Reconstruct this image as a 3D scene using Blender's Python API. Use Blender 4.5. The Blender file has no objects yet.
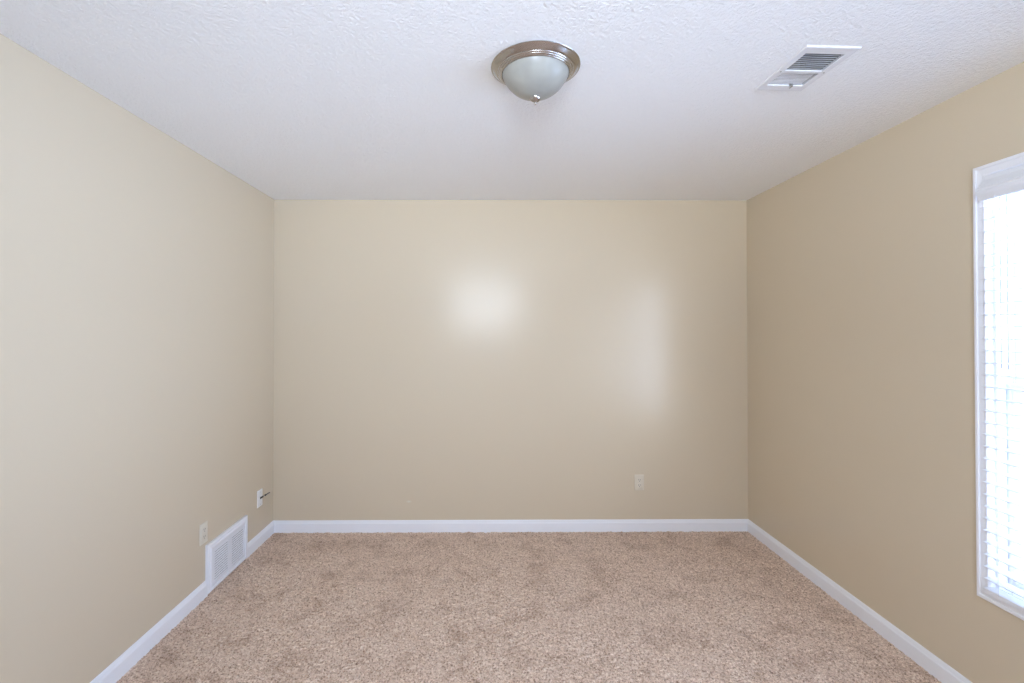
import bpy, bmesh, math, random
import numpy as np
from mathutils import Vector, Matrix

random.seed(7)
C = bpy.context.scene.collection
SC = bpy.context.scene

# ------------------------------------------------------------------ camera
XL, XR, YB, H = -1.583, 1.918, 3.511, 2.44      # left wall, right wall, back wall, ceiling
YR = -1.05                                      # wall behind the camera
FPX = 475.0
cam_d = bpy.data.cameras.new('camera')
cam = bpy.data.objects.new('camera', cam_d)
C.objects.link(cam)
SC.camera = cam
cam_d.sensor_width = 36.0
cam_d.lens = FPX / 1024.0 * 36.0
cam_d.shift_x = (512.0 - 491.92) / 1024.0
cam_d.shift_y = -(341.5 - 325.32) / 1024.0
cam_d.clip_start = 0.02
yaw, pit, rol = 0.0067775, 0.0092100, -0.0002264
fw = Vector((math.sin(yaw) * math.cos(pit), math.cos(yaw) * math.cos(pit), math.sin(pit)))
rt = Vector((math.cos(yaw), -math.sin(yaw), 0))
up = rt.cross(fw)
rt2 = rt * math.cos(rol) + up * math.sin(rol)
up2 = up * math.cos(rol) - rt * math.sin(rol)
m = Matrix((rt2, up2, -fw)).transposed().to_4x4()
m.translation = Vector((0, 0, 1.4794))
cam.matrix_world = m

# ------------------------------------------------------------------ daylight
SKY_EAST, SKY_SOUTH, SKY_SIDE, GROUND_GAIN = 1.25, 11.2, 2.6, 1.65                  # the sky is brighter on the sunny side, behind the camera
w = bpy.data.worlds.new('overcast_sky')
SC.world = w
w.use_nodes = True
wn = w.node_tree
bg = wn.nodes['Background']
_tc = wn.nodes.new('ShaderNodeTexCoord')
_sp = wn.nodes.new('ShaderNodeSeparateXYZ')
_mr = wn.nodes.new('ShaderNodeMapRange')
_mr.interpolation_type = 'SMOOTHSTEP'
_mr.inputs['From Min'].default_value = 0.60
_mr.inputs['From Max'].default_value = 0.93
_mr.inputs['To Min'].default_value = SKY_EAST
_mr.inputs['To Max'].default_value = SKY_SOUTH
wn.links.new(_tc.outputs['Generated'], _sp.inputs['Vector'])
_dp = wn.nodes.new('ShaderNodeVectorMath')
_dp.operation = 'DOT_PRODUCT'
_dp.inputs[1].default_value = Vector((-0.26, -0.96, 0.10)).normalized()
wn.links.new(_tc.outputs['Generated'], _dp.inputs[0])
wn.links.new(_dp.outputs['Value'], _mr.inputs['Value'])
_mg = wn.nodes.new('ShaderNodeMapRange')             # pale sunlit ground below the horizon
_mg.inputs['From Min'].default_value = 0.0
_mg.inputs['From Max'].default_value = -0.06
_mg.inputs['To Min'].default_value = 1.0
_mg.inputs['To Max'].default_value = GROUND_GAIN
_mc = wn.nodes.new('ShaderNodeMix')                  # bluish open sky, neutral sunny side
_mc.data_type = 'RGBA'
_mc.inputs[6].default_value = (0.715, 0.90, 1.27, 1)
_mc.inputs[7].default_value = (0.855, 0.945, 1.10, 1)
_mf = wn.nodes.new('ShaderNodeMapRange')
_mf.inputs['From Min'].default_value = SKY_EAST
_mf.inputs['From Max'].default_value = SKY_SOUTH
wn.links.new(_mr.outputs['Result'], _mf.inputs['Value'])
wn.links.new(_mf.outputs['Result'], _mc.inputs[0])
wn.links.new(_mc.outputs[2], bg.inputs['Color'])
wn.links.new(_sp.outputs['Z'], _mg.inputs['Value'])
_mm = wn.nodes.new('ShaderNodeMath')
_mm.operation = 'MULTIPLY'
_d2 = wn.nodes.new('ShaderNodeVectorMath')           # added fainter bright lobe in the sky, lifts the left wall
_d2.operation = 'DOT_PRODUCT'
_d2.inputs[1].default_value = Vector((0.92, -0.36, -0.05)).normalized()
wn.links.new(_tc.outputs['Generated'], _d2.inputs[0])
_m2 = wn.nodes.new('ShaderNodeMapRange')
_m2.interpolation_type = 'SMOOTHSTEP'
_m2.inputs['From Min'].default_value = 0.72
_m2.inputs['From Max'].default_value = 0.99
_m2.inputs['To Min'].default_value = 0.0
_m2.inputs['To Max'].default_value = SKY_SIDE
wn.links.new(_d2.outputs['Value'], _m2.inputs['Value'])
_ad = wn.nodes.new('ShaderNodeMath')
_ad.operation = 'ADD'
wn.links.new(_mr.outputs['Result'], _ad.inputs[0])
wn.links.new(_m2.outputs['Result'], _ad.inputs[1])
wn.links.new(_ad.outputs['Value'], _mm.inputs[0])
wn.links.new(_mg.outputs['Result'], _mm.inputs[1])
wn.links.new(_mm.outputs['Value'], bg.inputs['Strength'])

# window openings (casing outer edges): right wall and the wall behind the camera
W1 = dict(a0=0.38, a1=1.854, z0=0.441, z1=2.113)
W2 = dict(a0=-0.66, a1=0.54, z0=1.42, z1=2.36)
W3 = dict(a0=-0.98, a1=-0.12, z0=0.438, z1=2.115)  # unseen opening behind the camera, added to brighten the left wall
CW = 0.042                                       # casing width


def portal(name, loc, rot, sx, sy):
    l = bpy.data.lights.new(name, 'AREA')
    l.shape = 'RECTANGLE'
    l.size, l.size_y = sx, sy
    l.cycles.is_portal = True
    o = bpy.data.objects.new(name, l)
    o.location, o.rotation_euler = loc, rot
    C.objects.link(o)


portal('window_daylight_portal', (XR + 0.16, (W1['a0'] + W1['a1']) / 2, (W1['z0'] + W1['z1']) / 2),
       (0, math.pi / 2, 0), W1['z1'] - W1['z0'], W1['a1'] - W1['a0'])
portal('added_window_daylight_portal', (XR + 0.16, (W3['a0'] + W3['a1']) / 2, (W3['z0'] + W3['z1']) / 2),
       (0, math.pi / 2, 0), W3['z1'] - W3['z0'], W3['a1'] - W3['a0'])
portal('rear_window_daylight_portal', ((W2['a0'] + W2['a1']) / 2, YR - 0.16, (W2['z0'] + W2['z1']) / 2),
       (math.pi / 2, 0, 0), W2['a1'] - W2['a0'], W2['z1'] - W2['z0'])

vs = SC.view_settings
vs.view_transform = 'Standard'
vs.look = 'None'
vs.gamma = 1.0
vs.use_curve_mapping = False
vs.exposure = 1.36
SC.display_settings.display_device = 'sRGB'
SC.cycles.use_denoising = True
SC.cycles.denoising_prefilter = 'NONE'
SC.cycles.max_bounces = 16
SC.cycles.diffuse_bounces = 10
SC.cycles.glossy_bounces = 6
SC.cycles.transparent_max_bounces = 12
SC.cycles.sample_clamp_indirect = 20


# ------------------------------------------------------------------ materials
def principled(name, col, rough=0.5, metal=0.0, spec=0.5):
    mt = bpy.data.materials.new(name)
    mt.use_nodes = True
    b = mt.node_tree.nodes['Principled BSDF']
    b.inputs['Base Color'].default_value = (*col, 1)
    b.inputs['Roughness'].default_value = rough
    b.inputs['Metallic'].default_value = metal
    b.inputs['Specular IOR Level'].default_value = spec
    return mt, mt.node_tree, b


def noise(nt, scale, detail=2.0, rough=0.5, vec=None):
    if vec is None:
        tc = nt.nodes.new('ShaderNodeTexCoord')
        vec = tc.outputs['Object']
    n = nt.nodes.new('ShaderNodeTexNoise')
    n.inputs['Scale'].default_value = scale
    n.inputs['Detail'].default_value = detail
    n.inputs['Roughness'].default_value = rough
    nt.links.new(vec, n.inputs['Vector'])
    return n


def bump(nt, b, src, strength, dist, prev=None):
    bp = nt.nodes.new('ShaderNodeBump')
    bp.inputs['Strength'].default_value = strength
    bp.inputs['Distance'].default_value = dist
    nt.links.new(src, bp.inputs['Height'])
    if prev:
        nt.links.new(prev.outputs['Normal'], bp.inputs['Normal'])
    nt.links.new(bp.outputs['Normal'], b.inputs['Normal'])
    return bp


def ramp(nt, src, stops):
    r = nt.nodes.new('ShaderNodeValToRGB')
    e = r.color_ramp.elements
    while len(e) < len(stops):
        e.new(0.5)
    for el, (p, c) in zip(e, stops):
        el.position = p
        el.color = (*c, 1)
    nt.links.new(src, r.inputs['Fac'])
    return r


def mixc(nt, fac, a, b, mode='MIX'):
    mx = nt.nodes.new('ShaderNodeMix')
    mx.data_type = 'RGBA'
    mx.blend_type = mode
    for sock, v in ((mx.inputs[0], fac), (mx.inputs[6], a), (mx.inputs[7], b)):
        if hasattr(v, 'is_output'):
            nt.links.new(v, sock)
        elif isinstance(v, (int, float)):
            sock.default_value = v
        else:
            sock.default_value = (*v, 1)
    return mx.outputs[2]


M = {}
WALL = (0.655, 0.568, 0.43)
mt, nt, b = principled('beige_satin_paint', WALL, 0.23, 0, 0.29)
n1 = noise(nt, 190, 2)
bump(nt, b, n1.outputs['Fac'], 0.12, 0.0012)
# a small pale scuff low on the back wall
tc = nt.nodes.new('ShaderNodeTexCoord')
mp = nt.nodes.new('ShaderNodeMapping')
mp.vector_type = 'TEXTURE'
mp.inputs['Location'].default_value = (-0.587, YB, 0.215)
mp.inputs['Scale'].default_value = (0.024, 0.02, 0.011)
nt.links.new(tc.outputs['Object'], mp.inputs['Vector'])
gr = nt.nodes.new('ShaderNodeTexGradient')
gr.gradient_type = 'SPHERICAL'
nt.links.new(mp.outputs['Vector'], gr.inputs['Vector'])
col = mixc(nt, gr.outputs['Fac'], WALL, (0.72, 0.70, 0.60))
nt.links.new(col, b.inputs['Base Color'])
M['wall'] = mt

mt, nt, b = principled('white_stippled_ceiling_paint', (0.94, 0.96, 0.985), 0.9, 0, 0.2)
n1 = noise(nt, 92, 3, 0.62)
r1 = ramp(nt, n1.outputs['Fac'], [(0.34, (0, 0, 0)), (0.66, (1, 1, 1))])
bump(nt, b, r1.outputs['Color'], 0.5, 0.005)
M['ceiling'] = mt

mt, nt, b = principled('beige_brown_carpet', (0.5, 0.38, 0.31), 1.0, 0, 0.05)
n1 = noise(nt, 105, 2, 0.75)
r1 = ramp(nt, n1.outputs['Fac'], [(0.32, (0.28, 0.17, 0.115)), (0.42, (0.63, 0.45, 0.335)), (0.54, (0.80, 0.61, 0.48)), (0.67, (0.97, 0.82, 0.69))])
n2 = noise(nt, 5.0, 5, 0.68)
r2 = ramp(nt, n2.outputs['Fac'], [(0.34, (0.78, 0.735, 0.70)), (0.50, (1.0, 1.0, 1.0))])
nt.links.new(mixc(nt, 1.0, r1.outputs['Color'], r2.outputs['Color'], 'MULTIPLY'), b.inputs['Base Color'])
b.inputs['Sheen Weight'].default_value = 0.15
b.inputs['Sheen Roughness'].default_value = 0.6
bump(nt, b, n1.outputs['Fac'], 0.8, 0.008)
M['carpet'] = mt

mt, nt, b = principled('white_gloss_trim_paint', (0.86, 0.88, 0.93), 0.35, 0, 0.4)
bump(nt, b, noise(nt, 60, 2).outputs['Fac'], 0.04, 0.001)
M['trim'] = mt
mt, nt, b = principled('white_blind_slats', (0.80, 0.82, 0.865), 0.45, 0, 0.4)
bump(nt, b, noise(nt, 40, 2).outputs['Fac'], 0.03, 0.001)
M['slat'] = mt
mt, nt, b = principled('white_window_vinyl', (0.80, 0.82, 0.865), 0.4, 0, 0.4)
bump(nt, b, noise(nt, 50, 2).outputs['Fac'], 0.02, 0.001)
M['vinyl'] = mt
mt, nt, b = principled('white_enamelled_steel', (0.80, 0.82, 0.865), 0.4, 0, 0.4)
bump(nt, b, noise(nt, 90, 2).outputs['Fac'], 0.02, 0.001)
M['enamel'] = mt
mt, nt, b = principled('galvanised_duct', (0.34, 0.345, 0.335), 0.6, 0.3)
bump(nt, b, noise(nt, 30, 3).outputs['Fac'], 0.1, 0.002)
M['duct'] = mt
mt, nt, b = principled('ivory_plastic', (0.71, 0.65, 0.535), 0.35)
bump(nt, b, noise(nt, 80, 2).outputs['Fac'], 0.02, 0.001)
M['ivory'] = mt
mt, nt, b = principled('white_plastic', (0.86, 0.86, 0.84), 0.35)
bump(nt, b, noise(nt, 80, 2).outputs['Fac'], 0.02, 0.001)
M['plate'] = mt
mt, nt, b = principled('offwhite_plastic', (0.69, 0.645, 0.545), 0.4)
bump(nt, b, noise(nt, 80, 2).outputs['Fac'], 0.02, 0.001)
M['offwhite'] = mt
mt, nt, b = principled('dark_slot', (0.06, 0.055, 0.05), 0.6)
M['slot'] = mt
mt, nt, b = principled('screw_steel', (0.45, 0.45, 0.44), 0.35, 0.9)
M['screw'] = mt
mt, nt, b = principled('black_rubber', (0.02, 0.02, 0.02), 0.5)
M['black'] = mt
mt, nt, b = principled('cable_jacket', (0.16, 0.145, 0.13), 0.5)
M['cable'] = mt
mt, nt, b = principled('grey_cord', (0.22, 0.22, 0.23), 0.8)
bump(nt, b, noise(nt, 900, 1).outputs['Fac'], 0.3, 0.001)
M['cord'] = mt
mt, nt, b = principled('white_cord', (0.75, 0.75, 0.76), 0.8)
M['ladder'] = mt

mt, nt, b = principled('brushed_nickel', (0.52, 0.50, 0.48), 0.22, 1.0)
tc = nt.nodes.new('ShaderNodeTexCoord')
mp = nt.nodes.new('ShaderNodeMapping')
mp.inputs['Scale'].default_value = (6, 6, 900)
nt.links.new(tc.outputs['Object'], mp.inputs['Vector'])
nn = noise(nt, 1.0, 2, 0.5, mp.outputs['Vector'])
bump(nt, b, nn.outputs['Fac'], 0.08, 0.0005)
M['nickel'] = mt

mt, nt, b = principled('frosted_glass_bowl', (0.70, 0.735, 0.72), 0.32, 0, 0.45)
nn = noise(nt, 7, 3, 0.5)
rr = ramp(nt, nn.outputs['Fac'], [(0.35, (0.285, 0.287, 0.265)), (0.65, (0.385, 0.387, 0.362))])
nt.links.new(rr.outputs['Color'], b.inputs['Base Color'])
M['frost'] = mt

mt = bpy.data.materials.new('clear_window_glass')
mt.use_nodes = True
nt = mt.node_tree
nt.nodes.clear()
out = nt.nodes.new('ShaderNodeOutputMaterial')
mxs = nt.nodes.new('ShaderNodeMixShader')
fr = nt.nodes.new('ShaderNodeFresnel')
geo = nt.nodes.new('ShaderNodeNewGeometry')
ior = nt.nodes.new('ShaderNodeMapRange')              # same reflectance on the way in and on the way out
ior.inputs['To Min'].default_value = 1.45
ior.inputs['To Max'].default_value = 1 / 1.45
nt.links.new(geo.outputs['Backfacing'], ior.inputs['Value'])
nt.links.new(ior.outputs['Result'], fr.inputs['IOR'])
tr = nt.nodes.new('ShaderNodeBsdfTransparent')
tr.inputs['Color'].default_value = (0.97, 0.98, 0.98, 1)
gl = nt.nodes.new('ShaderNodeBsdfGlossy')
gl.inputs['Roughness'].default_value = 0.02
nt.links.new(fr.outputs['Fac'], mxs.inputs['Fac'])
nt.links.new(tr.outputs['BSDF'], mxs.inputs[1])
nt.links.new(gl.outputs['BSDF'], mxs.inputs[2])
nt.links.new(mxs.outputs['Shader'], out.inputs['Surface'])
M['glass'] = mt


# ------------------------------------------------------------------ mesh helpers
def box(bm, x0, x1, y0, y1, z0, z1):
    v = [bm.verts.new(p) for p in ((x0, y0, z0), (x1, y0, z0), (x1, y1, z0), (x0, y1, z0),
                                   (x0, y0, z1), (x1, y0, z1), (x1, y1, z1), (x0, y1, z1))]
    for f in ((0, 3, 2, 1), (4, 5, 6, 7), (0, 1, 5, 4), (1, 2, 6, 5), (2, 3, 7, 6), (3, 0, 4, 7)):
        bm.faces.new([v[i] for i in f])
    return v


def loft(bm, rings, closed_ring=True, closed_path=False, caps=True):
    """Skin a list of equally long vertex rings."""
    vr = [[bm.verts.new(p) for p in r] for r in rings]
    n = len(vr[0])
    k = len(vr)
    for i in range(k if closed_path else k - 1):
        a, c = vr[i], vr[(i + 1) % k]
        for j in range(n if closed_ring else n - 1):
            bm.faces.new((a[j], a[(j + 1) % n], c[(j + 1) % n], c[j]))
    if caps and not closed_path:
        bm.faces.new(list(reversed(vr[0])))
        bm.faces.new(vr[-1])


def lathe(bm, prof, seg=72, cx=0.0, cy=0.0):
    """Revolve (radius, z) points around Z; radius 0 closes at a pole."""
    rows = []
    for r, z in prof:
        if r < 1e-6:
            rows.append([bm.verts.new((cx, cy, z))])
        else:
            rows.append([bm.verts.new((cx + r * math.cos(2 * math.pi * i / seg), cy + r * math.sin(2 * math.pi * i / seg), z)) for i in range(seg)])
    for a, c in zip(rows, rows[1:]):
        for i in range(seg):
            j = (i + 1) % seg
            if len(a) == 1 and len(c) == 1:
                continue
            if len(a) == 1:
                bm.faces.new((a[0], c[i], c[j]))
            elif len(c) == 1:
                bm.faces.new((a[i], c[0], a[j]))
            else:
                bm.faces.new((a[i], c[i], c[j], a[j]))


def tube(bm, pts, rad, seg=10):
    pts = [Vector(p) for p in pts]
    rads = rad if isinstance(rad, (list, tuple)) else [rad] * len(pts)
    rings = []
    for i, p in enumerate(pts):
        t = (pts[min(i + 1, len(pts) - 1)] - pts[max(i - 1, 0)]).normalized()
        a = t.orthogonal().normalized()
        if i and abs(t.dot(prev_a)) < 0.99:
            a = (prev_a - t * prev_a.dot(t)).normalized()
        prev_a = a
        c = t.cross(a)
        rings.append([p + (a * math.cos(2 * math.pi * k / seg) + c * math.sin(2 * math.pi * k / seg)) * rads[i] for k in range(seg)])
    loft(bm, rings)


def obj(name, bm, mat, parent=None, smooth=False, bevel=0.0, kind=None, loc=None):
    bmesh.ops.remove_doubles(bm, verts=bm.verts, dist=1e-6)
    bmesh.ops.recalc_face_normals(bm, faces=bm.faces)
    me = bpy.data.meshes.new(name)
    bm.to_mesh(me)
    bm.free()
    me.materials.append(mat)
    o = bpy.data.objects.new(name, me)
    C.objects.link(o)
    if parent:
        o.parent = parent
    if loc:
        o.location = loc
    if smooth:
        for p in me.polygons:
            p.use_smooth = True
        try:
            me.set_sharp_from_angle(angle=math.radians(38))
        except Exception:
            pass
    if bevel:
        md = o.modifiers.new('bevel', 'BEVEL')
        md.width = bevel
        md.segments = 2
        md.limit_method = 'ANGLE'
    if kind:
        o['kind'] = kind
    return o


def thing(name, label, cat, loc, rotz=0.0, group=None):
    o = bpy.data.objects.new(name, None)
    o.empty_display_size = 0.05
    C.objects.link(o)
    o.location = loc
    o.rotation_euler = (0, 0, rotz)
    o['label'] = label
    o['category'] = cat
    if group:
        o['group'] = group
    return o


def B():
    return bmesh.new()


# ------------------------------------------------------------------ room shell
T = 0.14


def slab_with_hole(bm, axis, t0, t1, u0, u1, v0, v1, hole):
    """Slab spanning t0..t1 on `axis`, with one rectangular hole through it."""
    a0, a1, b0, b1 = hole
    us, vv = (u0, a0, a1, u1), (v0, b0, b1, v1)

    def P(t, u, v):
        return {'x': (t, u, v), 'y': (u, t, v), 'z': (u, v, t)}[axis]
    g = [[[bm.verts.new(P(t, u, v)) for v in vv] for u in us] for t in (t0, t1)]
    for s in (0, 1):
        for i in range(3):
            for j in range(3):
                if i == 1 and j == 1:
                    continue
                bm.faces.new((g[s][i][j], g[s][i + 1][j], g[s][i + 1][j + 1], g[s][i][j + 1]))
    for i in range(3):
        for j in (0, 3):
            bm.faces.new((g[0][i][j], g[0][i + 1][j], g[1][i + 1][j], g[1][i][j]))
            bm.faces.new((g[0][j][i], g[0][j][i + 1], g[1][j][i + 1], g[1][j][i]))
    bm.faces.new((g[0][1][1], g[0][2][1], g[1][2][1], g[1][1][1]))
    bm.faces.new((g[0][1][2], g[0][2][2], g[1][2][2], g[1][1][2]))
    bm.faces.new((g[0][1][1], g[0][1][2], g[1][1][2], g[1][1][1]))
    bm.faces.new((g[0][2][1], g[0][2][2], g[1][2][2], g[1][2][1]))


bm = B(); box(bm, XL, XR, YB, YB + T, -0.05, H)
obj('wall_back', bm, M['wall'], kind='structure')
bm = B(); box(bm, XL - T, XL, YR - T, YB + T, -0.05, H)
obj('wall_left', bm, M['wall'], kind='structure')
bm = B()
YS = 0.3                                          # the wall is built in two bays, the visible window in one, the added one in the other
for ya, yb, W_ in ((YR - T, YS, W3), (YS, YB + T, W1)):
    slab_with_hole(bm, 'x', XR, XR + T, ya, yb, -0.05, H, (W_['a0'] + CW, W_['a1'] - CW, W_['z0'] + CW, W_['z1'] - CW))
obj('wall_right', bm, M['wall'], kind='structure')
bm = B()
slab_with_hole(bm, 'y', YR - T, YR, XL, XR, -0.05, H, (W2['a0'] + CW, W2['a1'] - CW, W2['z0'] + CW, W2['z1'] - CW))
obj('wall_rear', bm, M['wall'], kind='structure')

VX0, VX1, VY0, VY1 = 1.068, 1.261, 1.591, 1.886       # ceiling register outline
bm = B()
slab_with_hole(bm, 'z', H, H + T, XL - T, XR + T, YR - T, YB + T, (VX0 + 0.022, VX1 - 0.022, VY0 + 0.028, VY1 - 0.028))
obj('ceiling', bm, M['ceiling'], kind='structure')


def carpet():
    rng = np.random.default_rng(3)
    step = 0.0046
    xs = np.concatenate(([XL - 0.0], np.arange(XL + step, XR - step * 0.5, step), [XR]))
    ys = np.concatenate(([YR], np.linspace(YR + 0.12, 1.58, 24), np.arange(1.60, YB - step * 0.5, step), [YB]))
    nx, ny = len(xs), len(ys)
    X, Y = np.meshgrid(xs, ys, indexing='xy')
    Z = rng.uniform(-0.0045, 0.0025, X.shape)
    # clumps of pile that lean together
    for k in range(5):
        a, ph = rng.uniform(0, 6.28), rng.uniform(0, 6.28)
        f = rng.uniform(110, 230)
        Z += 0.0006 * np.sin((X * math.cos(a) + Y * math.sin(a)) * f + ph)
    jx = rng.uniform(-0.35, 0.35, X.shape) * step
    jy = rng.uniform(-0.35, 0.35, X.shape) * step
    jx[:, 0] = jx[:, -1] = 0
    jy[0, :] = jy[-1, :] = 0
    far = Y > 1.59
    X = X + np.where(far, jx, 0)
    Y = Y + np.where(far, jy, 0)
    Z = Z - Z.max()
    co = np.stack((X, Y, Z), -1).reshape(-1, 3)
    i = np.arange((ny - 1) * nx).reshape(ny - 1, nx)[:, :-1].ravel()
    q = np.stack((i, i + 1, i + nx + 1, i + nx), -1)
    me = bpy.data.meshes.new('floor')
    me.vertices.add(len(co)); me.vertices.foreach_set('co', co.astype(np.float32).ravel())
    me.loops.add(q.size); me.loops.foreach_set('vertex_index', q.astype(np.int32).ravel())
    me.polygons.add(len(q))
    me.polygons.foreach_set('loop_start', (np.arange(len(q)) * 4).astype(np.int32))
    me.update(calc_edges=True)
    me.validate()
    me.polygons.foreach_set('use_smooth', np.ones(len(q), dtype=bool))
    me.materials.append(M['carpet'])
    o = bpy.data.objects.new('floor', me)
    C.objects.link(o)
    o['kind'] = 'structure'


carpet()

# baseboards: one moulded profile (distance from wall, height)
BP = [(0.0, -0.012), (0.014, -0.012), (0.014, 0.056), (0.0128, 0.060), (0.0095, 0.064), (0.008, 0.071), (0.0055, 0.077), (0.003, 0.080), (0.0, 0.080)]
GY0, GY1, GZ = 2.676, 3.112, 0.274              # return-air grille on the left wall


def baseboard(name, frames):
    bm = B()
    loft(bm, [[(px + dx * d, py + dy * d, z) for d, z in BP] for px, py, dx, dy in frames])
    obj(name, bm, M['trim'], kind='structure')


baseboard('baseboard_back', [(XL, YB, 1, -1), (XR, YB, -1, -1)])
baseboard('baseboard_right', [(XR, YB, -1, -1), (XR, YR, -1, 1)])
baseboard('baseboard_left', [(XL, YB, 1, -1), (XL, GY1, 1, 0)])
baseboard('baseboard_left.001', [(XL, GY0, 1, 0), (XL, YR, 1, 1)])
baseboard('baseboard_rear', [(XL, YR, 1, 1), (XR, YR, -1, 1)])


# ------------------------------------------------------------------ windows
def frame_ring(bm, prof, a0, a1, z0, z1, place):
    """Mitred rectangular frame; prof = (inset from the outer edge, out-of-wall depth)."""
    rings = []
    for sa, sz in ((0, 0), (1, 0), (1, 1), (0, 1)):
        r = []
        for ins, d in prof:
            a = a0 + ins if sa == 0 else a1 - ins
            z = z0 + ins if sz == 0 else z1 - ins
            r.append(place(a, d, z))
        rings.append(r)
    loft(bm, rings, closed_path=True)


def window(name, W, place):
    """place(a, d, z): a along the wall, d depth into the wall (negative = room side), z up."""
    a0, a1, z0, z1 = W['a0'], W['a1'], W['z0'], W['z1']
    root = bpy.data.objects.new(name, None)
    root.location = place((a0 + a1) / 2, 0, z0)
    root['kind'] = 'structure'
    C.objects.link(root)
    org = Vector(root.location)

    def put(a, d, z):
        return tuple(Vector(place(a, d, z)) - org)

    def part(nm, bm, mat, **k):
        return obj(nm, bm, mat, root, kind='structure', **k)
    # casing bead
    bm = B()
    frame_ring(bm, [(0, 0), (0, -0.010), (0.002, -0.0120), (0.010, -0.0125), (0.0125, -0.0115), (0.0140, -0.0085), (0.0165, -0.0080), (0.031, -0.0062), (0.035, -0.0072), (0.039, -0.0066), (CW, -0.003), (CW, 0)], a0, a1, z0, z1, put)
    part('window_casing', bm, M['trim'])
    # painted jamb lining
    bm = B()
    frame_ring(bm, [(CW, -0.002), (CW + 0.0015, -0.002), (CW + 0.0015, 0.020), (CW, 0.020)], a0, a1, z0, z1, put)
    part('window_jamb', bm, M['trim'])
    # vinyl frame with two sash tracks
    c = CW
    bm = B()
    frame_ring(bm, [(c, 0.020), (c + 0.013, 0.020), (c + 0.013, 0.054), (c + 0.006, 0.054), (c + 0.006, 0.086), (c + 0.013, 0.086),
                    (c + 0.013, 0.090), (c + 0.006, 0.090), (c + 0.006, 0.118), (c + 0.022, 0.118), (c + 0.022, 0.135), (c, 0.135)],
               a0, a1, z0, z1, put)
    part('window_frame', bm, M['vinyl'])
    # sashes
    zm = z0 + (z1 - z0) * 0.485
    s0, s1 = a0 + c + 0.007, a1 - c - 0.007
    for nm, d0, zz0, zz1 in (('window_sash', 0.058, z0 + c + 0.012, zm + 0.022), ('window_sash', 0.092, zm - 0.022, z1 - c - 0.012)):
        bm = B()
        sw = 0.036
        frame_ring(bm, [(0, d0), (0.004, d0 - 0.001), (sw - 0.008, d0), (sw, d0 + 0.008), (sw, d0 + 0.024), (0, d0 + 0.024)], s0, s1, zz0, zz1, put)
        sh = part(nm, bm, M['vinyl'])
        bm = B()
        vs_ = [put(a, d, z) for d in (d0 + 0.012, d0 + 0.016) for a, z in ((s0 + sw - 0.004, zz0 + sw - 0.004), (s1 - sw + 0.004, zz0 + sw - 0.004), (s1 - sw + 0.004, zz1 - sw + 0.004), (s0 + sw - 0.004, zz1 - sw + 0.004))]
        vv = [bm.verts.new(p) for p in vs_]
        for f in ((0, 1, 2, 3), (7, 6, 5, 4), (0, 4, 5, 1), (1, 5, 6, 2), (2, 6, 7, 3), (3, 7, 4, 0)):
            bm.faces.new([vv[i] for i in f])
        pn = obj('window_pane', bm, M['glass'], sh, kind='structure')
    # sash lock on the meeting rail
    bm = B()
    am = (s0 + s1) / 2
    vs_ = [put(a, d, z) for z in (zm + 0.022, zm + 0.034) for a, d in ((am - 0.03, 0.063), (am + 0.03, 0.063), (am + 0.022, 0.081), (am - 0.022, 0.081))]
    vv = [bm.verts.new(p) for p in vs_]
    for f in ((0, 1, 2, 3), (7, 6, 5, 4), (0, 4, 5, 1), (1, 5, 6, 2), (2, 6, 7, 3), (3, 7, 4, 0)):
        bm.faces.new([vv[i] for i in f])
    part('sash_lock', bm, M['vinyl'], bevel=0.003)
    return root


window('window_1', W1, lambda a, d, z: (XR + d, a, z))
window('added_light_window', W3, lambda a, d, z: (XR + d, a, z))  # extra window out of view, added for its light on the left wall
window('window_2', W2, lambda a, d, z: (a, YR - d, z))

# ------------------------------------------------------------------ venetian blind in the right-hand window
b0, b1 = W1['a0'] + CW + 0.003, W1['a1'] - CW - 0.003      # blind runs along y
zt = W1['z1'] - CW - 0.0025
blind = thing('window_blind', 'white wide-slat venetian blind lowered with open slats in the right wall window', 'blind', (XR - 0.005, (b0 + b1) / 2, W1['z0'] + CW))
BO = Vector(blind.location)


def lp(x, y, z):
    return Vector((XR + x, y, z)) - BO


bm = B()                                               # moulded valance with a crown profile
vp = [(-0.0078, 0.002), (-0.014, -0.016), (-0.028, -0.034), (-0.0335, -0.040), (-0.0345, -0.0445), (-0.040, -0.047), (-0.0425, -0.052), (-0.0405, -0.0565), (-0.0415, -0.060),
      (-0.043, -0.066), (-0.041, -0.074), (-0.036, -0.082), (-0.032, -0.090), (-0.030, -0.0945), (-0.025, -0.0965), (-0.020, -0.095), (-0.020, -0.050), (-0.0078, -0.030)]
loft(bm, [[lp(px, y, zt + pz) for px, pz in vp] for y in (b0 - 0.003, b1 + 0.003)])
obj('valance', bm, M['slat'], blind)
bm = B()
q0, q1 = lp(-0.012, b0 + 0.002, zt - 0.056), lp(0.018, b1 - 0.002, zt - 0.014)
box(bm, q0.x, q1.x, q0.y, q1.y, q0.z, q1.z)
obj('headrail', bm, M['slat'], blind, bevel=0.002)
SX0, SX1 = -0.032, 0.016                                # slat depth span from the wall face
zb = 0.490                                             # bottom rail
bm = B()
rp = [(SX0, zb - 0.008), (SX0 + 0.002, zb - 0.009), (SX1 - 0.002, zb - 0.009), (SX1, zb - 0.008), (SX1, zb + 0.006), (SX1 - 0.003, zb + 0.008), (SX0 + 0.003, zb + 0.008), (SX0, zb + 0.006)]
loft(bm, [[lp(px, y, pz) for px, pz in rp] for y in (b0 + 0.001, b1 - 0.001)])
obj('bottom_rail', bm, M['slat'], blind)
PITCH = 0.0455
TILT = math.radians(0.0)
ns = int((zt - 0.075 - zb - 0.03) / PITCH)
bm = B()
sp = []
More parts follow.
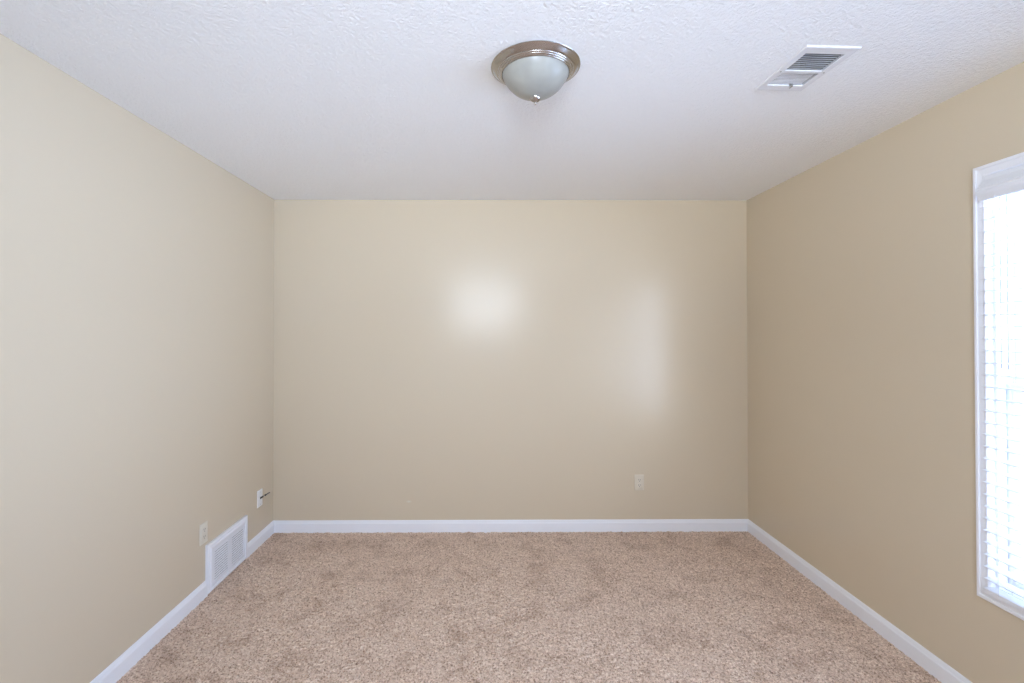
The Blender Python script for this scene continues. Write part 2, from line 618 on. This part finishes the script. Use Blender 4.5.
for i in range(7):                                     # gently crowned slat section
    u = -0.024 + 0.048 * i / 6
    sp.append((u, 0.0022 * (1 - (u / 0.024) ** 2)))
sec = [(u, v) for u, v in sp] + [(u, v - 0.0026) for u, v in reversed(sp)]
sec = [(u * math.cos(TILT) - v * math.sin(TILT), u * math.sin(TILT) + v * math.cos(TILT)) for u, v in sec]
loft(bm, [[(u, y, v) for u, v in sec] for y in (-(b1 - b0) / 2 + 0.001, (b1 - b0) / 2 - 0.001)])
slat = obj('slat', bm, M['slat'], blind, smooth=True)
slat.location = lp((SX0 + SX1) / 2, (b0 + b1) / 2, zb + 0.008 + PITCH * 0.8)
for i in range(1, ns):
    s = slat.copy()
    C.objects.link(s)
    s.parent = blind
    s.location = lp((SX0 + SX1) / 2, (b0 + b1) / 2, zb + 0.008 + PITCH * 0.8 + PITCH * i)
ztop = zt - 0.056
for yl in (b1 - 0.056, (b0 + b1) / 2, b0 + 0.056):     # ladder cords, front and back, with rungs
    bm = B()
    for px in (SX0 - 0.0018, SX1 + 0.0018):
        tube(bm, [lp(px, yl, zb), lp(px, yl, ztop)], 0.0009, 6)
    for i in range(ns):
        z = zb + 0.008 + PITCH * 0.8 + PITCH * i - 0.003
        if z < ztop:
            tube(bm, [lp(SX0 - 0.0018, yl + 0.003, z), lp(SX1 + 0.0018, yl + 0.003, z)], 0.0006, 5)
    obj('ladder_cord', bm, M['ladder'], blind)
for yc, zc in ((1.784, 1.300), (1.760, 1.296)):        # pull cords hanging behind the slats
    bm = B()
    tube(bm, [lp(SX1 + 0.0045, yc, zc + 0.02), lp(SX1 + 0.0045, yc, ztop)], 0.0017, 8)
    cd = obj('pull_cord', bm, M['cord'], blind)
    bm = B()
    o_ = lp(SX1 + 0.0045, yc, zc)
    lathe(bm, [(0, 0.034), (0.002, 0.034), (0.0028, 0.028), (0.0036, 0.012), (0.0038, 0.003), (0.003, 0.0), (0, 0.0)], 16)
    bmesh.ops.translate(bm, verts=bm.verts, vec=o_)
    obj('tassel', bm, M['ladder'], cd, smooth=True)

# ------------------------------------------------------------------ ceiling light
lamp = thing('ceiling_light', 'round flush-mount light, brushed nickel pan and frosted glass bowl on the ceiling', 'ceiling light', (0.1705, 1.723, H))
bm = B()
lathe(bm, [(0.0, -0.0005), (0.1575, -0.0003), (0.1600, -0.0020), (0.1622, -0.0048), (0.1612, -0.0062), (0.1580, -0.0070), (0.1555, -0.0090), (0.1500, -0.0135), (0.1440, -0.0185), (0.1400, -0.0210),
           (0.1378, -0.0212), (0.1370, -0.0230), (0.1352, -0.0250), (0.1328, -0.0256), (0.1320, -0.0274), (0.1300, -0.0292), (0.1270, -0.0298), (0.1262, -0.0312),
           (0.1245, -0.0325), (0.1228, -0.0325), (0.1218, -0.0310), (0.1218, -0.015), (0.0, -0.015)], 96)
obj('pan', bm, M['nickel'], lamp, smooth=True)
bm = B()
gp = [(0.0, -0.022), (0.112, -0.022), (0.1185, -0.026)]
cap = math.radians(70)
Rs = 0.1208 / math.sin(cap)
for i in range(0, 19):
    a = cap * (1 - i / 18)
    gp.append((Rs * math.sin(a) if i < 18 else 0.0, -0.0312 - 0.083 * (math.cos(a) - math.cos(cap)) / (1 - math.cos(cap))))
lathe(bm, gp, 96)
obj('glass_bowl', bm, M['frost'], lamp, smooth=True)
bm = B()
lathe(bm, [(0, -0.1120), (0.008, -0.1120), (0.0170, -0.1135), (0.0205, -0.1165), (0.0200, -0.1195), (0.0165, -0.1245), (0.0110, -0.1285), (0.0055, -0.1305), (0.0040, -0.1325),
           (0.0052, -0.1345), (0.0052, -0.1370), (0.0035, -0.1395), (0, -0.1405)], 32)
obj('finial', bm, M['nickel'], lamp, smooth=True)

# ------------------------------------------------------------------ ceiling register
vent = thing('ceiling_vent', 'white rectangular ceiling register with two louver banks, right of the light', 'air vent', ((VX0 + VX1) / 2, (VY0 + VY1) / 2, H), 0.040)
vw, vl = (VX1 - VX0) / 2, (VY1 - VY0) / 2
ix, iy = vw - 0.027, vl - 0.036
bm = B()
rings = []
for sx, sy in ((-1, -1), (1, -1), (1, 1), (-1, 1)):
    rings.append([(sx * (vw - i), sy * (vl - i * 1.0), z) for i, z in ((0, 0), (0, -0.0015), (0.0025, -0.0045), (0.006, -0.0055), (0.0225, -0.0050), (0.026, -0.004), (0.026, 0))])
loft(bm, rings, closed_path=True)
obj('face_frame', bm, M['enamel'], vent)
for y0, y1 in ((0.002, 0.016), (-vl + 0.024, -vl + 0.040), (vl - 0.040, vl - 0.024)):
    bm = B()                                           # bar between the banks, bar at each end
    box(bm, -vw + 0.024, vw - 0.024, y0, y1, -0.0047, 0.001)
    obj('cross_bar', bm, M['enamel'], vent)


def bank(name, y0, y1, n, tilt, half):
    bm = B()
    for i in range(n):
        yc = y0 + (y1 - y0) * (i + 0.5) / n
        dy, dz = math.cos(tilt) * half, math.sin(tilt) * half
        ny_, nz_ = -math.sin(tilt) * 0.0005, math.cos(tilt) * 0.0005
        pr = [(yc - dy - ny_, 0.0025 - dz - nz_), (yc + dy - ny_, 0.0025 + dz - nz_), (yc + dy + ny_, 0.0025 + dz + nz_), (yc - dy + ny_, 0.0025 - dz + nz_)]
        loft(bm, [[(x, y, z) for y, z in pr] for x in (-ix + 0.001, ix - 0.001)])
    obj(name, bm, M['enamel'], vent)


bank('louver_bank', -vl + 0.040, 0.002, 9, math.radians(42), 0.0062)
bank('louver_bank', 0.016, vl - 0.040, 9, math.radians(4), 0.0039)
bm = B()                                               # duct boot above the ceiling opening
dw, dl = vw - 0.031, vl - 0.036
for zz in (0,):
    v = [bm.verts.new(p) for p in ((-dw, -dl, 0.001), (dw, -dl, 0.001), (dw, dl, 0.001), (-dw, dl, 0.001), (-dw, -dl, 0.22), (dw, -dl, 0.22), (dw, dl, 0.22), (-dw, dl, 0.22))]
    for f in ((4, 5, 6, 7), (0, 1, 5, 4), (1, 2, 6, 5), (2, 3, 7, 6), (3, 0, 4, 7)):
        bm.faces.new([v[k] for k in f])
obj('duct_boot', bm, M['duct'], vent)
for px, py in ((vw - 0.014, 0.008), (-vw + 0.014, 0.008)):
    bm = B()
    lathe(bm, [(0, -0.0070), (0.0022, -0.0067), (0.0034, -0.0055), (0.0034, -0.003), (0, -0.003)], 16)
    bmesh.ops.translate(bm, verts=bm.verts, vec=(px, py, 0))
    obj('screw', bm, M['screw'], vent, smooth=True)
bm = B()                                               # damper lever
box(bm, 0.016, 0.030, vl - 0.046, vl - 0.042, -0.0075, 0.004)
box(bm, 0.026, 0.030, vl - 0.046, vl - 0.028, -0.0095, -0.0070)
obj('damper_lever', bm, M['screw'], vent, bevel=0.0008)

# ------------------------------------------------------------------ return-air grille, left wall
gl_, gh = GY1 - GY0, GZ
grille = thing('return_air_grille', 'white wood-framed return air grille at floor level on the left wall', 'air grille', (XL, (GY0 + GY1) / 2, 0))
bm = B()
hw = gl_ / 2
# mitred moulded frame (side, top; thin bottom rail)
fp = [(0.0, 0.0), (0.0, 0.013), (0.003, 0.0165), (0.010, 0.018), (0.019, 0.0165), (0.022, 0.0195), (0.026, 0.0215), (0.032, 0.021), (0.034, 0.018), (0.034, 0.0)]
rings = []
for sy, sz in ((-1, 0), (1, 0), (1, 1), (-1, 1)):
    rings.append([(d, sy * (hw - i), (0.001 + i * 0.55) if sz == 0 else gh - i) for i, d in fp])
loft(bm, rings, closed_path=True)
obj('frame', bm, M['trim'], grille)
bm = B()                                               # stamped face plate with two slotted fields
pz0, pz1, py0, py1 = 0.019, gh - 0.034, -hw + 0.034, hw - 0.034
f0, f1, g0, g1 = py0 + 0.030, -0.012, 0.028, py1 - 0.018
fz0, fz1 = pz0 + 0.018, pz1 - 0.020
for y0, y1, z0, z1 in ((py0, f0, pz0, pz1), (f1, g0, pz0, pz1), (g1, py1, pz0, pz1), (f0, f1, pz0, fz0), (f0, f1, fz1, pz1), (g0, g1, pz0, fz0), (g0, g1, fz1, pz1)):
    box(bm, 0.011, 0.0155, y0, y1, z0, z1)
obj('face_plate', bm, M['enamel'], grille)
for y0, y1 in ((f0, f1), (g0, g1)):
    bm = B()
    n = 13
    for i in range(n):
        zc = fz0 + (fz1 - fz0) * (i + 0.5) / n
        hb = (fz1 - fz0) / n * 0.29
        pr = [(0.0118, zc + hb + 0.0012), (0.0126, zc + hb + 0.0012), (0.0150, zc - hb), (0.0142, zc - hb)]   # blades lean out at the bottom
        loft(bm, [[(x, y, z) for x, z in pr] for y in (y0 - 0.001, y1 + 0.001)])
    obj('louver_field', bm, M['enamel'], grille)
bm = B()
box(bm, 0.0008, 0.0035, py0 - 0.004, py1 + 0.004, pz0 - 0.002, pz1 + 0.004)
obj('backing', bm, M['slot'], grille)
for yy in (py0 + 0.012, py1 - 0.009):
    bm = B()
    lathe(bm, [(0, 0.0022), (0.0025, 0.0018), (0.0038, 0.0004), (0.0038, -0.002), (0, -0.002)], 16)
    bmesh.ops.rotate(bm, verts=bm.verts, cent=(0, 0, 0), matrix=Matrix.Rotation(math.pi / 2, 3, 'Y'))
    bmesh.ops.translate(bm, verts=bm.verts, vec=(0.0155, yy, (pz0 + pz1) / 2))
    obj('screw', bm, M['enamel'], grille, smooth=True)


# ------------------------------------------------------------------ wall plates (built facing local -Y, rotated onto their wall)
def rounded(bm, w_, h_, y0, y1, inset, r=0.004, seg=4, cz=0.0):
    def ring(ww, hh, y):
        pts = []
        for sx, sz, a0 in ((1, 1, 0), (-1, 1, 90), (-1, -1, 180), (1, -1, 270)):
            for k in range(seg + 1):
                a = math.radians(a0 + 90 * k / seg)
                pts.append((sx * (ww / 2 - r) + r * math.cos(a), y, cz + sz * (hh / 2 - r) + r * math.sin(a)))
        return pts
    loft(bm, [ring(w_, h_, y0), ring(w_, h_, y0 + (y1 - y0) * 0.35), ring(w_ - inset * 0.8, h_ - inset * 0.8, y0 + (y1 - y0) * 0.8), ring(w_ - 2 * inset, h_ - 2 * inset, y1)])


def plate_screw(root, z, y, mat):
    bm = B()
    lathe(bm, [(0, 0.0016), (0.0022, 0.0012), (0.0034, 0.0002), (0.0034, -0.001), (0, -0.001)], 14)
    bmesh.ops.rotate(bm, verts=bm.verts, cent=(0, 0, 0), matrix=Matrix.Rotation(math.pi / 2, 3, 'X'))
    bmesh.ops.translate(bm, verts=bm.verts, vec=(0, y, z))
    return obj('screw', bm, mat, root, smooth=True)


def duplex(name, label, loc, rotz, mat, w_=0.070, h_=0.115):
    root = thing(name, label, 'outlet', loc, rotz)
    bm = B()
    rounded(bm, w_, h_, 0.0, -0.0055, 0.003)
    obj('cover_plate', bm, mat, root, smooth=True)
    for s in (-1, 1):
        bm = B()
        # receptacle face: round sides, flat top and bottom
        pts = []
        for k in range(40):
            a = 2 * math.pi * k / 40
            x, z = 0.0172 * math.cos(a), 0.0172 * math.sin(a)
            pts.append((x, max(-0.0142, min(0.0142, z)) + s * 0.0195))
        loft(bm, [[(x, y, z) for x, z in pts] for y in (-0.0050, -0.0078)])
        rc = obj('receptacle', bm, mat, root)
        bm = B()
        for x, hh in ((-0.0063, 0.0090), (0.0063, 0.0072)):
            box(bm, x - 0.0012, x + 0.0012, -0.0082, -0.0060, s * 0.0195 + 0.003 - hh / 2, s * 0.0195 + 0.003 + hh / 2)
        pts = [(0.0026 * math.cos(2 * math.pi * k / 14), 0.0026 * math.sin(2 * math.pi * k / 14) + s * 0.0195 - 0.0078) for k in range(14)]
        loft(bm, [[(x, y, z) for x, z in pts] for y in (-0.0060, -0.0082)])
        obj('slots', bm, M['slot'], rc)
    plate_screw(root, 0, -0.0052, mat)
    return root


duplex('wall_outlet', 'ivory duplex outlet low on the back wall, right of centre', (1.111, YB, 0.3515), 0, M['ivory'])
duplex('wall_outlet', 'off-white duplex outlet on the left wall beside the return grille', (XL, 2.655, 0.351), math.pi / 2, M['offwhite'])

cable = thing('cable_plate', 'white cable jack plate with a dark coaxial stub, left wall near the corner', 'cable outlet', (XL, 3.303, 0.316), math.pi / 2)
bm = B()
rounded(bm, 0.070, 0.115, 0.0, -0.0055, 0.003)
obj('cover_plate', bm, M['plate'], cable, smooth=True)
for z in (0.042, -0.042):
    plate_screw(cable, z, -0.0052, M['screw'])


def along(t):                                            # the stub leans up and out of the wall
    return (0.0, -0.005 - 0.062 * t, 0.0 + 0.038 * t)


bm = B(); tube(bm, [along(0), along(0.06), along(0.10), along(0.36)], [0.0062, 0.0062, 0.005, 0.005], 14)
obj('coax_connector', bm, M['black'], cable)
bm = B(); tube(bm, [along(0.36), along(0.52)], 0.0036, 12)
obj('connector_pin_sleeve', bm, M['screw'], cable)
bm = B(); tube(bm, [along(0.52), along(0.66)], 0.0052, 14)
obj('crimp_ring', bm, M['black'], cable)
bm = B(); tube(bm, [along(0.66), along(0.85), along(1.06)], [0.0040, 0.0040, 0.0038], 12)
obj('coax_cable', bm, M['cable'], cable)
